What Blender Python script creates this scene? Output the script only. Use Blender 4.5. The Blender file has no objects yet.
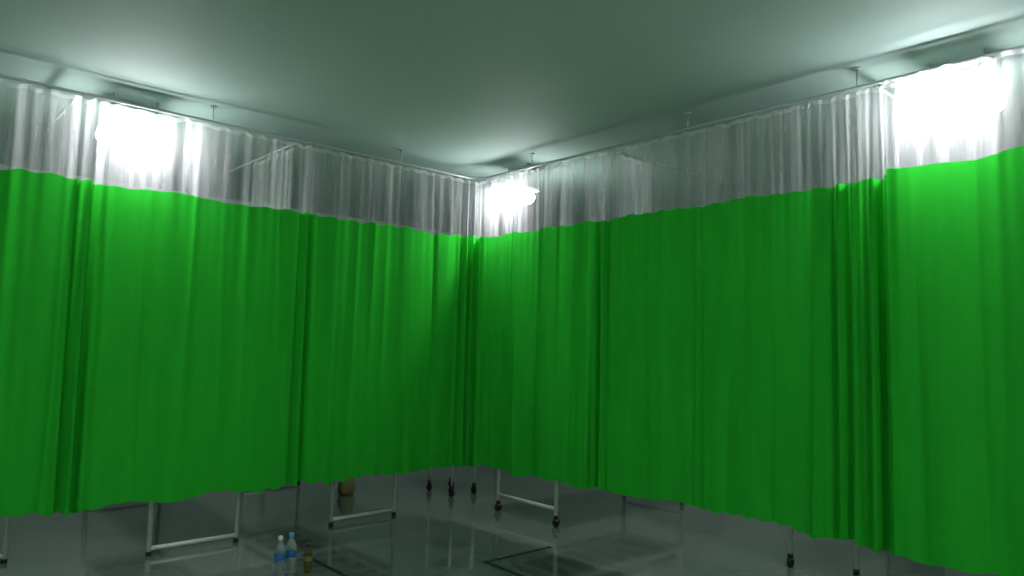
import bpy, math, random
from mathutils import Vector, Matrix
S=1.2   # layout units -> metres
scn=bpy.context.scene
try: scn.view_settings.view_transform='Standard'
except Exception: pass
COL=bpy.context.collection
# ---------------------------------------------------------------- materials
def new_mat(n):
    m=bpy.data.materials.new(n); m.use_nodes=True
    nt=m.node_tree; nt.nodes.clear()
    o=nt.nodes.new('ShaderNodeOutputMaterial'); return m,nt,o
def pbr(n,col,rough=.5,metal=0,noise=0.0,nscale=8,bump=0,trans=0,ior=1.45,spec=.5):
    m,nt,o=new_mat(n); b=nt.nodes.new('ShaderNodeBsdfPrincipled')
    b.inputs['Base Color'].default_value=(*col,1); b.inputs['Roughness'].default_value=rough
    b.inputs['Metallic'].default_value=metal; b.inputs['IOR'].default_value=ior
    b.inputs['Transmission Weight'].default_value=trans
    b.inputs['Specular IOR Level'].default_value=spec
    if noise or bump:
        tc=nt.nodes.new('ShaderNodeTexCoord'); nz=nt.nodes.new('ShaderNodeTexNoise')
        nz.inputs['Scale'].default_value=nscale; nz.inputs['Detail'].default_value=5
        nt.links.new(tc.outputs['Object'],nz.inputs['Vector'])
        if noise:
            mx=nt.nodes.new('ShaderNodeMix'); mx.data_type='RGBA'
            mx.inputs[6].default_value=(*[c*(1-noise) for c in col],1); mx.inputs[7].default_value=(*[min(1,c*(1+noise)) for c in col],1)
            nt.links.new(nz.outputs['Fac'],mx.inputs[0]); nt.links.new(mx.outputs[2],b.inputs['Base Color'])
        if bump:
            bp=nt.nodes.new('ShaderNodeBump'); bp.inputs['Strength'].default_value=bump; bp.inputs['Distance'].default_value=.01
            nt.links.new(nz.outputs['Fac'],bp.inputs['Height']); nt.links.new(bp.outputs[0],b.inputs['Normal'])
    nt.links.new(b.outputs[0],o.inputs[0]); return m
def emit(n,col,st):
    m,nt,o=new_mat(n); e=nt.nodes.new('ShaderNodeEmission')
    e.inputs[0].default_value=(*col,1); e.inputs[1].default_value=st; nt.links.new(e.outputs[0],o.inputs[0]); return m
def fabric_green():
    m,nt,o=new_mat('green_curtain_fabric')
    tc=nt.nodes.new('ShaderNodeTexCoord'); mp=nt.nodes.new('ShaderNodeMapping'); mp.inputs['Scale'].default_value=(9,1.2,1)
    nz=nt.nodes.new('ShaderNodeTexNoise'); nz.inputs['Scale'].default_value=1.6; nz.inputs['Detail'].default_value=4
    mx=nt.nodes.new('ShaderNodeMix'); mx.data_type='RGBA'
    mx.inputs[6].default_value=(.024,.44,.032,1); mx.inputs[7].default_value=(.038,.60,.045,1)
    nt.links.new(tc.outputs['UV'],mp.inputs[0]); nt.links.new(mp.outputs[0],nz.inputs['Vector']); nt.links.new(nz.outputs['Fac'],mx.inputs[0])
    d=nt.nodes.new('ShaderNodeBsdfDiffuse'); t=nt.nodes.new('ShaderNodeBsdfTranslucent'); ms=nt.nodes.new('ShaderNodeMixShader'); ms.inputs[0].default_value=.27
    wv=nt.nodes.new('ShaderNodeTexNoise'); wv.inputs['Scale'].default_value=300
    bp=nt.nodes.new('ShaderNodeBump'); bp.inputs['Strength'].default_value=.12; bp.inputs['Distance'].default_value=.002
    nt.links.new(tc.outputs['UV'],wv.inputs['Vector']); nt.links.new(wv.outputs['Fac'],bp.inputs['Height']); nt.links.new(bp.outputs[0],d.inputs['Normal'])
    nt.links.new(mx.outputs[2],d.inputs[0]); nt.links.new(mx.outputs[2],t.inputs[0])
    nt.links.new(d.outputs[0],ms.inputs[1]); nt.links.new(t.outputs[0],ms.inputs[2]); nt.links.new(ms.outputs[0],o.inputs[0]); return m
def netting(n,lo,hi):
    m,nt,o=new_mat(n)
    tc=nt.nodes.new('ShaderNodeTexCoord'); mp=nt.nodes.new('ShaderNodeMapping'); mp.inputs['Scale'].default_value=(9,.5,1)
    nz=nt.nodes.new('ShaderNodeTexNoise'); nz.inputs['Scale'].default_value=1.0; nz.inputs['Detail'].default_value=5; nz.inputs['Roughness'].default_value=.65
    mr=nt.nodes.new('ShaderNodeMapRange'); mr.inputs[1].default_value=.35; mr.inputs[2].default_value=.7; mr.inputs[3].default_value=lo; mr.inputs[4].default_value=hi
    tr=nt.nodes.new('ShaderNodeBsdfTransparent'); d=nt.nodes.new('ShaderNodeBsdfDiffuse'); t=nt.nodes.new('ShaderNodeBsdfTranslucent')
    d.inputs[0].default_value=(.78,.79,.80,1); t.inputs[0].default_value=(.90,.90,.93,1)
    ms=nt.nodes.new('ShaderNodeMixShader'); ms.inputs[0].default_value=.5; m2=nt.nodes.new('ShaderNodeMixShader')
    nt.links.new(tc.outputs['UV'],mp.inputs[0]); nt.links.new(mp.outputs[0],nz.inputs['Vector']); nt.links.new(nz.outputs['Fac'],mr.inputs[0])
    nt.links.new(mr.outputs[0],m2.inputs[0]); nt.links.new(tr.outputs[0],m2.inputs[1])
    nt.links.new(d.outputs[0],ms.inputs[1]); nt.links.new(t.outputs[0],ms.inputs[2]); nt.links.new(ms.outputs[0],m2.inputs[2]); nt.links.new(m2.outputs[0],o.inputs[0]); return m
def floor_mat():
    m,nt,o=new_mat('glossy_sports_floor'); b=nt.nodes.new('ShaderNodeBsdfPrincipled')
    tc=nt.nodes.new('ShaderNodeTexCoord'); nz=nt.nodes.new('ShaderNodeTexNoise'); nz.inputs['Scale'].default_value=1.1; nz.inputs['Detail'].default_value=6
    mx=nt.nodes.new('ShaderNodeMix'); mx.data_type='RGBA'
    mx.inputs[6].default_value=(.11,.135,.12,1); mx.inputs[7].default_value=(.27,.30,.28,1)
    br=nt.nodes.new('ShaderNodeTexBrick'); br.offset=0; br.inputs['Scale'].default_value=1
    br.inputs['Brick Width'].default_value=.6; br.inputs['Row Height'].default_value=.6; br.inputs['Mortar Size'].default_value=.003
    br.inputs['Color1'].default_value=(1,1,1,1); br.inputs['Color2'].default_value=(.93,.95,.94,1); br.inputs['Mortar'].default_value=(.65,.65,.65,1)
    mu=nt.nodes.new('ShaderNodeMix'); mu.data_type='RGBA'; mu.blend_type='MULTIPLY'; mu.inputs[0].default_value=1
    nt.links.new(tc.outputs['Object'],nz.inputs['Vector']); nt.links.new(tc.outputs['Object'],br.inputs['Vector'])
    nt.links.new(nz.outputs['Fac'],mx.inputs[0]); nt.links.new(mx.outputs[2],mu.inputs[6]); nt.links.new(br.outputs[0],mu.inputs[7])
    nt.links.new(mu.outputs[2],b.inputs['Base Color'])
    mr=nt.nodes.new('ShaderNodeMapRange'); mr.inputs[3].default_value=.04; mr.inputs[4].default_value=.16
    nt.links.new(nz.outputs['Fac'],mr.inputs[0]); nt.links.new(mr.outputs[0],b.inputs['Roughness'])
    b.inputs['Specular IOR Level'].default_value=1.0; b.inputs['Coat Weight'].default_value=.6; b.inputs['Coat Roughness'].default_value=.06
    nt.links.new(b.outputs[0],o.inputs[0]); return m
M_G=fabric_green(); M_N=netting('white_netting',.08,.54); M_TAPE=netting('curtain_header_tape',.40,.60)
M_CEIL=pbr('painted_ceiling',(.37,.50,.465),.75,noise=.05,nscale=1.2)
M_WALL=pbr('painted_wall',(.36,.45,.42),.8,noise=.07,nscale=2)
M_FLOOR=floor_mat()
M_WHITE=pbr('white_enamelled_steel',(.68,.72,.68),.35,noise=.05)
M_STEEL=pbr('galvanised_rail',(.42,.46,.45),.4,.5)
M_BLACK=pbr('black_rubber',(.012,.013,.012),.6)
M_MATT=pbr('vinyl_mattress',(.03,.05,.10),.5,noise=.1)
M_SHEET=pbr('bed_sheet',(.45,.5,.48),.8,bump=.3,nscale=6)
M_LINE=pbr('court_line_paint',(.012,.016,.014),.4)
M_LAMP=emit('opal_lamp_diffuser',(.97,.99,1.0),105)
M_FILL=emit('added_hall_fill',(.93,1.0,.95),35)  # glow of the added fill lamps on the camera side
M_CLEAR=pbr('clear_pet_plastic',(.85,.93,.95),.08,trans=.92,ior=1.3)
M_BLUE=pbr('blue_label',(.03,.16,.5),.4); M_BCAP=pbr('light_blue_cap',(.12,.42,.75),.35)
M_AMBER=pbr('tea_drink_plastic',(.22,.19,.05),.12,trans=.6,ior=1.33)
M_YEL=pbr('yellow_plastic',(.20,.22,.07),.5); M_DK=pbr('dark_cap',(.03,.04,.035),.5)
M_GLASS=pbr('night_window_glass',(.012,.02,.02),.08)
# ---------------------------------------------------------------- mesh builder
class MB:
    def __init__(s): s.v=[];s.f=[];s.m=[];s.mats=[];s.sm=[]
    def mi(s,mat):
        if mat not in s.mats: s.mats.append(mat)
        return s.mats.index(mat)
    def box(s,a,b,mat):
        (x0,y0,z0),(x1,y1,z1)=a,b; n=len(s.v)
        s.v+=[(x0,y0,z0),(x1,y0,z0),(x1,y1,z0),(x0,y1,z0),(x0,y0,z1),(x1,y0,z1),(x1,y1,z1),(x0,y1,z1)]
        for q in [(0,3,2,1),(4,5,6,7),(0,1,5,4),(1,2,6,5),(2,3,7,6),(3,0,4,7)]:
            s.f.append([n+i for i in q]); s.m.append(s.mi(mat)); s.sm.append(False)
    def tube(s,pts,r,mat,seg=10):
        pts=[Vector(p) for p in pts]; k=len(pts); n=len(s.v); up=None
        for i,p in enumerate(pts):
            d=(pts[min(i+1,k-1)]-pts[max(i-1,0)]).normalized()
            if up is None: up=Vector((0,0,1)) if abs(d.z)<.9 else Vector((1,0,0))
            if abs(d.dot(up))>.95: up=d.cross(up).normalized() if abs(d.dot(up))<.9999 else Vector((d.y,d.z,d.x))
            a=d.cross(up).normalized(); b=d.cross(a).normalized()
            rr=r[i] if isinstance(r,(list,tuple)) else r
            for j in range(seg):
                t=2*math.pi*j/seg; s.v.append(tuple(p+a*math.cos(t)*rr+b*math.sin(t)*rr))
        for i in range(k-1):
            for j in range(seg):
                s.f.append([n+i*seg+j,n+i*seg+(j+1)%seg,n+(i+1)*seg+(j+1)%seg,n+(i+1)*seg+j]); s.m.append(s.mi(mat)); s.sm.append(True)
        s.f.append([n+j for j in range(seg)][::-1]); s.m.append(s.mi(mat)); s.sm.append(False)
        s.f.append([n+(k-1)*seg+j for j in range(seg)]); s.m.append(s.mi(mat)); s.sm.append(False)
    def lathe(s,c,prof,mat,seg=24):
        n=len(s.v); c=Vector(c)
        for (r,z) in prof:
            for j in range(seg):
                t=2*math.pi*j/seg; s.v.append((c.x+r*math.cos(t),c.y+r*math.sin(t),c.z+z))
        for i in range(len(prof)-1):
            for j in range(seg):
                s.f.append([n+i*seg+j,n+i*seg+(j+1)%seg,n+(i+1)*seg+(j+1)%seg,n+(i+1)*seg+j]); s.m.append(s.mi(mat)); s.sm.append(True)
        s.f.append([n+j for j in range(seg)][::-1]); s.m.append(s.mi(mat)); s.sm.append(False)
        e=n+(len(prof)-1)*seg; s.f.append([e+j for j in range(seg)]); s.m.append(s.mi(mat)); s.sm.append(False)
    def obj(s,name,parent=None,bevel=0,loc=None):
        me=bpy.data.meshes.new(name); me.from_pydata(s.v,[],s.f)
        for m in s.mats: me.materials.append(m)
        for p,i,sm in zip(me.polygons,s.m,s.sm): p.material_index=i; p.use_smooth=sm
        me.update(); o=bpy.data.objects.new(name,me); COL.objects.link(o)
        if parent: o.parent=parent
        if loc is not None: o.location=loc
        if bevel:
            b=o.modifiers.new('bevel','BEVEL'); b.width=bevel; b.segments=3; b.limit_method='ANGLE'
        return o
def box(name,a,b,mat,bevel=0):
    mb=MB(); mb.box([c*S for c in a],[c*S for c in b],mat); return mb.obj(name,bevel=bevel)
# ---------------------------------------------------------------- room shell
X0,X1,Y0,Y1,H=-6.6,2.6,-7.4,2.75,2.68
box('floor',(X0-.1,Y0-.1,-.1),(X1+.1,Y1+.1,0),M_FLOOR)
box('ceiling',(X0-.1,Y0-.1,H),(X1+.1,Y1+.1,H+.1),M_CEIL)
box('wall_north',(X0,Y1,0),(X1,Y1+.1,H),M_WALL)
box('wall_south',(X0,Y0-.1,0),(X1,Y0,H),M_WALL)
box('wall_east',(X1,Y0,0),(X1+.1,Y1,H),M_WALL)
box('wall_west',(X0-.1,Y0,0),(X0,Y1,H),M_WALL)
box('baseboard_north',(X0,Y1-.015,0),(X1,Y1,.09),M_LINE)
box('baseboard_east',(X1-.015,Y0,0),(X1,Y1-.015,.09),M_LINE)
def window(name,axis,a,b,z0,z1):
    mb=MB(); t=.03
    def bx(u0,u1,w0,w1,d,mat):
        if axis=='n': mb.box((u0*S,(Y1-d)*S,w0*S),(u1*S,Y1*S,w1*S),mat)
        else: mb.box(((X1-d)*S,u0*S,w0*S),(X1*S,u1*S,w1*S),mat)
    bx(a,b,z0,z1,.008,M_GLASS)
    for u in (a,(a+b)/2-t/2,b-t): bx(u,u+t,z0,z1,.03,M_WHITE)
    for w in (z0,(z0+z1)/2,z1-t): bx(a,b,w,w+t,.03,M_WHITE)
    return mb.obj(name)
window('window_1','n',-3.9,-2.7,1.6,2.55); window('window_2','n',-2.0,-.8,1.6,2.55); window('window_3','n',.1,1.3,1.6,2.55)
window('window_4','e',.3,1.5,1.6,2.55); window('window_5','e',-1.6,-.4,1.6,2.55); window('window_6','e',-3.8,-2.6,1.6,2.55)
mb=MB()
def ln(x0,y0,x1,y1): mb.box((x0*S,y0*S,0),(x1*S,y1*S,.0015),M_LINE)
ln(-.52,-.815,.06,-.785); ln(-.52,-2.5,-.49,-.815); ln(-1.32,-2.2,-1.29,.02)
mb.obj('floor_court_lines')
# ---------------------------------------------------------------- curtains
RZ=2.585
def curtain(axis,s0,s1,offf,seed,gathers=(),top=2.13,botfn=lambda s:.435,amp=.012,step=.0085):
    rnd=random.Random(seed); comps=[]
    for i in range(9):
        wl=rnd.uniform(.13,.5); comps.append((wl,rnd.uniform(0,6.28),rnd.uniform(.3,1.)*(wl/.3),rnd.uniform(-1.2,1.2)))
    fine=[(rnd.uniform(.045,.085),rnd.uniform(0,6.28),rnd.uniform(.4,1),rnd.uniform(-2,2)) for i in range(4)]
    jit=[(rnd.uniform(.1,.7),rnd.uniform(0,6.28)) for i in range(5)]
    creases=[]; c=s0
    while c<s1:
        c+=rnd.uniform(.07,.26)
        creases.append((c,rnd.uniform(.012,.026),rnd.uniform(.008,.025)*rnd.choice((-1,1,1)),rnd.uniform(-.03,.03),rnd.uniform(.4,2.2),rnd.uniform(.6,1.5)))
    n=int((s1-s0)/step)+1; rows=[]
    for i in range(2): rows.append(('tape',i/1))
    for i in range(1,10): rows.append(('net',i/9))
    for i in range(1,26): rows.append(('g',i/25))
    V=[];UV=[];F=[];MI=[]
    for r,(kind,t) in enumerate(rows):
        for i in range(n):
            s=s0+(s1-s0)*i/(n-1)
            jj=sum(math.sin(6.283*s/w+p) for w,p in jit)
            tz=top+.004*jj; bz=botfn(s)+.005*sum(math.sin(6.283*s/w*1.3+p*2) for w,p in jit)
            rz=RZ-.018+.005*math.sin(6.283*s/.11+seed)
            if kind=='tape': z=rz-.022*t
            elif kind=='net': z=(rz-.022)+(tz-(rz-.022))*t
            else: z=tz+(bz-tz)*t
            h=(RZ-z)
            a=sum(c[2]*math.sin(6.283*s/c[0]+c[1]+c[3]*.25*math.sin(z*1.7+c[1])) for c in comps)/3
            b=sum(c[2]*math.sin(6.283*s/c[0]+c[1]+.2*c[3]*z) for c in fine)/2
            k=math.exp(-h/.35)
            d=amp*a*(1-.35*k)+b*(.007*k+.0008)
            for (cp,cw,ca,ct,cz,cl) in creases:
                u=(s-cp-ct*(z-1.3))/cw
                if abs(u)<4: d+=ca*math.exp(-abs(u)**1.4)*math.exp(-((z-cz)/cl)**2)
            g=0
            for (gp,gw,ga) in gathers:
                e=math.exp(-((s-gp)/gw)**2); g+=e*ga*math.sin(6.283*(s-gp)/.066+seed+.5*math.sin(z*1.3)); d*=(1-.3*e)
            d+=g*(.45+.55*min(1,h/1.0))
            off=offf(s) if callable(offf) else offf
            x,y=(s,off+d) if axis=='x' else (off+d,s)
            V.append((x*S,y*S,z*S)); UV.append((s,z))
    for r in range(len(rows)-1):
        for i in range(n-1):
            F.append((r*n+i,r*n+i+1,(r+1)*n+i+1,(r+1)*n+i)); MI.append({'tape':0,'net':1,'g':2}[rows[r+1][0]])
    me=bpy.data.meshes.new('cubicle_curtain'); me.from_pydata(V,[],F)
    for m in (M_TAPE,M_N,M_G): me.materials.append(m)
    uvl=me.uv_layers.new(name='UVMap')
    for p,mi in zip(me.polygons,MI):
        p.material_index=mi; p.use_smooth=True
        for li in p.loop_indices: uvl.data[li].uv=UV[me.loops[li].vertex_index]
    o=bpy.data.objects.new('cubicle_curtain',me); COL.objects.link(o); return o
G=.048
curtain('x',-5.2,.02,.0,11,[(-2.61,.065,G*1.2),(-1.39,.045,G),(-.10,.07,G*.8),(-3.7,.08,G)])
curtain('y',-3.03,.03,.0,21,[(-.02,.06,G*.7),(-1.24,.065,G*1.1),(-1.98,.04,G*.35),(-2.78,.07,G*.9),(-2.94,.06,G*1.2)],botfn=lambda s:.443+.03*math.exp(-((s+2.1)/.7)**2),amp=.015)
curtain('y',-5.6,-2.995,-.045,24,[(-3.0,.03,G*.4),(-4.3,.08,G)],botfn=lambda s:.452,top=2.15,amp=.015)
curtain('y',.10,.75,-1.45,31,[(.2,.1,.028)],step=.012)
curtain('x',.12,.45,-1.30,32,[(.3,.2,.028)],step=.012)
def rail(pts,drops):
    mb=MB(); mb.tube([tuple(c*S for c in p) for p in pts],.010,M_STEEL)
    for d in drops:
        mb.tube([(d[0]*S,d[1]*S,(RZ)*S),(d[0]*S,d[1]*S,(H-.008)*S)],.005,M_STEEL,8)
        mb.lathe((d[0]*S,d[1]*S,H*S-.012),[(.02,0),(.022,.012)],M_STEEL,14)
    return mb.obj('curtain_rail')
rail([(-5.3,0,RZ),(-.12,0,RZ)]+[(-.12+.12*math.sin(a),.0-.12*(1-math.cos(a)),RZ) for a in (.3,.6,.9,1.2,1.57)]+[(0,-5.7,RZ)],
     [(-4,0),(-2.0,0),(-.7,0),(0,-.6),(0,-1.9),(0,-2.85),(0,-4.4)])
rail([(-1.45,.03,RZ),(-1.45,Y1,RZ)],[(-1.45,1.3)]); rail([(-2.68,.03,RZ),(-2.68,Y1,RZ)],[(-2.68,1.3)])
rail([(.03,-1.30,RZ),(X1,-1.30,RZ)],[(1.3,-1.30)]); rail([(.03,-2.92,RZ),(X1,-2.92,RZ)],[(1.3,-2.92)])
# ---------------------------------------------------------------- lamps hanging close behind the netting, plus added hall fill
def lamp(x,y,z,axis,L=.22,mat=M_LAMP,r=.10,hood=.12):
    mb=MB(); hx,hy=(L*.9,hood) if axis=='x' else (hood,L*.9)
    mb.box(((x-hx)*S,(y-hy)*S,(z+r*1.05)*S),((x+hx)*S,(y+hy)*S,(z+r*1.05+.02)*S),M_WHITE)
    prof=[(-1,.05),(-.98,.35),(-.9,.7),(-.78,.92),(-.6,1),(.6,1),(.78,.92),(.9,.7),(.98,.35),(1,.05)]
    pts=[((x+(p*L if axis=='x' else 0))*S,(y+(p*L if axis=='y' else 0))*S,z*S) for p,_ in prof]
    mb.tube(pts,[q*r*S for _,q in prof],mat,14)
    for e in (-.6,.6):
        px,py=(x+e*L,y) if axis=='x' else (x,y+e*L)
        mb.tube([(px*S,py*S,(z+r)*S),(px*S,py*S,H*S)],.006,M_STEEL,6)
    return mb.obj('opal_ceiling_lamp')
lamp(-2.37,.18,2.43,'x',.19,r=.05,hood=.085); lamp(.16,-.28,2.42,'y',.17,r=.05,hood=.085); lamp(.17,-3.22,2.43,'y',.19,r=.05,hood=.085)  # unseen hoods, widened to keep lamp light off the ceiling
for (x,y) in ((-2.4,-6.0),(-5.4,-3.0)):  # out-of-view lamps added to fill the curtain fronts and ceiling
    lamp(x,y,2.25,'x',.35,M_FILL,.14,.04)
# ---------------------------------------------------------------- beds
def bed(cx,cy,rot,w=.64,low=.05,casters=False,L=1.95):
    mb=MB(); r=.018; z0=.055 if casters else 0
    for y,top in ((0,.82),(L,1.0)):
        pts=[(-w/2,y,z0),(-w/2,y,top-.08)]+[(-w/2+.08*(1-math.cos(a)),y,top-.08+.08*math.sin(a)) for a in (.5,1.0,1.57)]
        pts+=[(-p[0],p[1],p[2]) for p in pts[::-1]]
        mb.tube(pts,r,M_WHITE)
        mb.tube([(-w/2,y,low+z0),(w/2,y,low+z0)],r*.9,M_WHITE)
        for k in range(1,5): mb.tube([(-w/2+w*k/5,y,.5),(-w/2+w*k/5,y,top-.01)],.008,M_WHITE,8)
        mb.tube([(-w/2,y,.5),(w/2,y,.5)],r*.9,M_WHITE)
        for sx in (-1,1):
            if casters:
                mb.tube([(sx*w/2,y,z0+.01),(sx*w/2,y,z0+.045)],.02,M_BLACK)
                mb.tube([(sx*w/2-.013,y,.036),(sx*w/2+.013,y,.036)],.036,M_BLACK,18)
            else: mb.tube([(sx*w/2,y,0),(sx*w/2,y,.03)],.02,M_BLACK)
    for sx in (-1,1): mb.box((sx*w/2-.015,0,.47),(sx*w/2+.015,L,.52),M_WHITE)
    for k in range(7): mb.box((-w/2,.15+k*.27*L/1.95,.49),(w/2,.19+k*.27*L/1.95,.505),M_WHITE)
    p=mb.obj('hospital_bed',loc=(cx*S,cy*S,0)); p.rotation_euler=(0,0,rot)
    m=MB(); m.box((-w/2+.03,.04,.525),(w/2-.03,L-.04,.62),M_MATT); m.obj('mattress',p,.03)
    m=MB(); m.box((-w/2+.1,L-.42,.622),(w/2-.1,L-.1,.70),M_SHEET); m.obj('pillow',p,.035)
    return p
bed(-1.78,.55,0); bed(-.55,.57,0); bed(-3.0,.88,0)
bed(.47,-.115,-math.pi/2,w=.78,low=.1,casters=True,L=1.9)
bed(.75,-4.0,-math.pi/2,w=.78,low=.1,casters=True,L=1.9)
bed(.93,-2.22,-math.pi/2,w=.48,low=.3,casters=True,L=1.8)
def trolley(cx,cy,rot,w,d,h=.8):
    mb=MB()
    for sx in (-1,1):
        for y in (0,d):
            x=sx*w/2
            mb.tube([(x,y,.07),(x,y,h)],.013,M_WHITE)
            mb.tube([(x,y,.06),(x,y,.11)],.022,M_BLACK)
            mb.tube([(x-.014,y,.036),(x+.014,y,.036)],.036,M_BLACK,18)
    for z in (.55,h-.02): mb.box((-w/2-.015,-.015,z),(w/2+.015,d+.015,z+.02),M_WHITE)
    mb.box((-w/2,0,h),(w/2,.008,h+.05),M_WHITE); mb.box((-w/2,d-.008,h),(w/2,d,h+.05),M_WHITE)
    p=mb.obj('medical_trolley',loc=(cx*S,cy*S,0)); p.rotation_euler=(0,0,rot); return p
trolley(.62,.86,0,.3,.4)
def bag(cx,cy,s,mat,name):
    mb=MB(); prof=[(.10*s,0),(.15*s,.02*s),(.17*s,.1*s),(.155*s,.22*s),(.11*s,.31*s),(.05*s,.36*s),(.06*s,.40*s)]
    mb.lathe((0,0,0),prof,mat,28)
    for i,v in enumerate(mb.v):
        k=1+.09*math.sin(5*math.atan2(v[1],v[0])+v[2]*22); mb.v[i]=(v[0]*k,v[1]*k*.75,v[2])
    return mb.obj(name,loc=(cx*S,cy*S,0))
bag(-.2,1.45,.55,M_YEL,'plastic_shopping_bag')
# bottles
def bottle(cx,cy,h,body,cap,label,name='water_bottle'):
    k=h/.23; mb=MB()
    prof=[(.024,0),(.031,.004),(.032,.02),(.030,.03),(.032,.04),(.030,.055),(.032,.065),(.032,.075),(.0315,.08),(.0315,.135),(.032,.14),(.031,.15),(.027,.168),(.020,.185),(.013,.198),(.012,.206)]
    mb.lathe((0,0,0),[(a*k,b*k) for a,b in prof],body)
    mb.lathe((0,0,.206*k),[(.0145*k,0),(.015*k,.003*k),(.0145*k,.018*k),(.012*k,.021*k)],cap)
    mb.lathe((0,0,.092*k),[(.0322*k,0),(.0324*k,.001),(.0324*k,.034*k),(.0322*k,.035*k)],label)
    return mb.obj(name,loc=(cx*S,cy*S,0))
bottle(-1.52,-.27,.27,M_CLEAR,M_BCAP,M_BLUE); bottle(-1.60,-.30,.27,M_CLEAR,M_WHITE,M_BLUE)
bottle(-1.44,-.33,.20,M_AMBER,M_DK,M_YEL,'tea_bottle')
# ---------------------------------------------------------------- camera
f=727
d1=Vector((813,-77,-f)).normalized(); d2=Vector((-654,-43,-f)); d2=(d2-d1*d2.dot(d1)).normalized(); d3=d1.cross(d2)
M=Matrix((d1,d2,d3)).to_4x4(); M.translation=Vector((-3.456,-4.281,1.32))*S
cd=bpy.data.cameras.new('camera'); cam=bpy.data.objects.new('camera',cd); COL.objects.link(cam)
cam.matrix_world=M; cd.sensor_width=36; cd.lens=f*36/1024; scn.camera=cam
w=bpy.data.worlds.new('world'); scn.world=w; w.use_nodes=True
w.node_tree.nodes['Background'].inputs[0].default_value=(.5,.7,.62,1); w.node_tree.nodes['Background'].inputs[1].default_value=.05
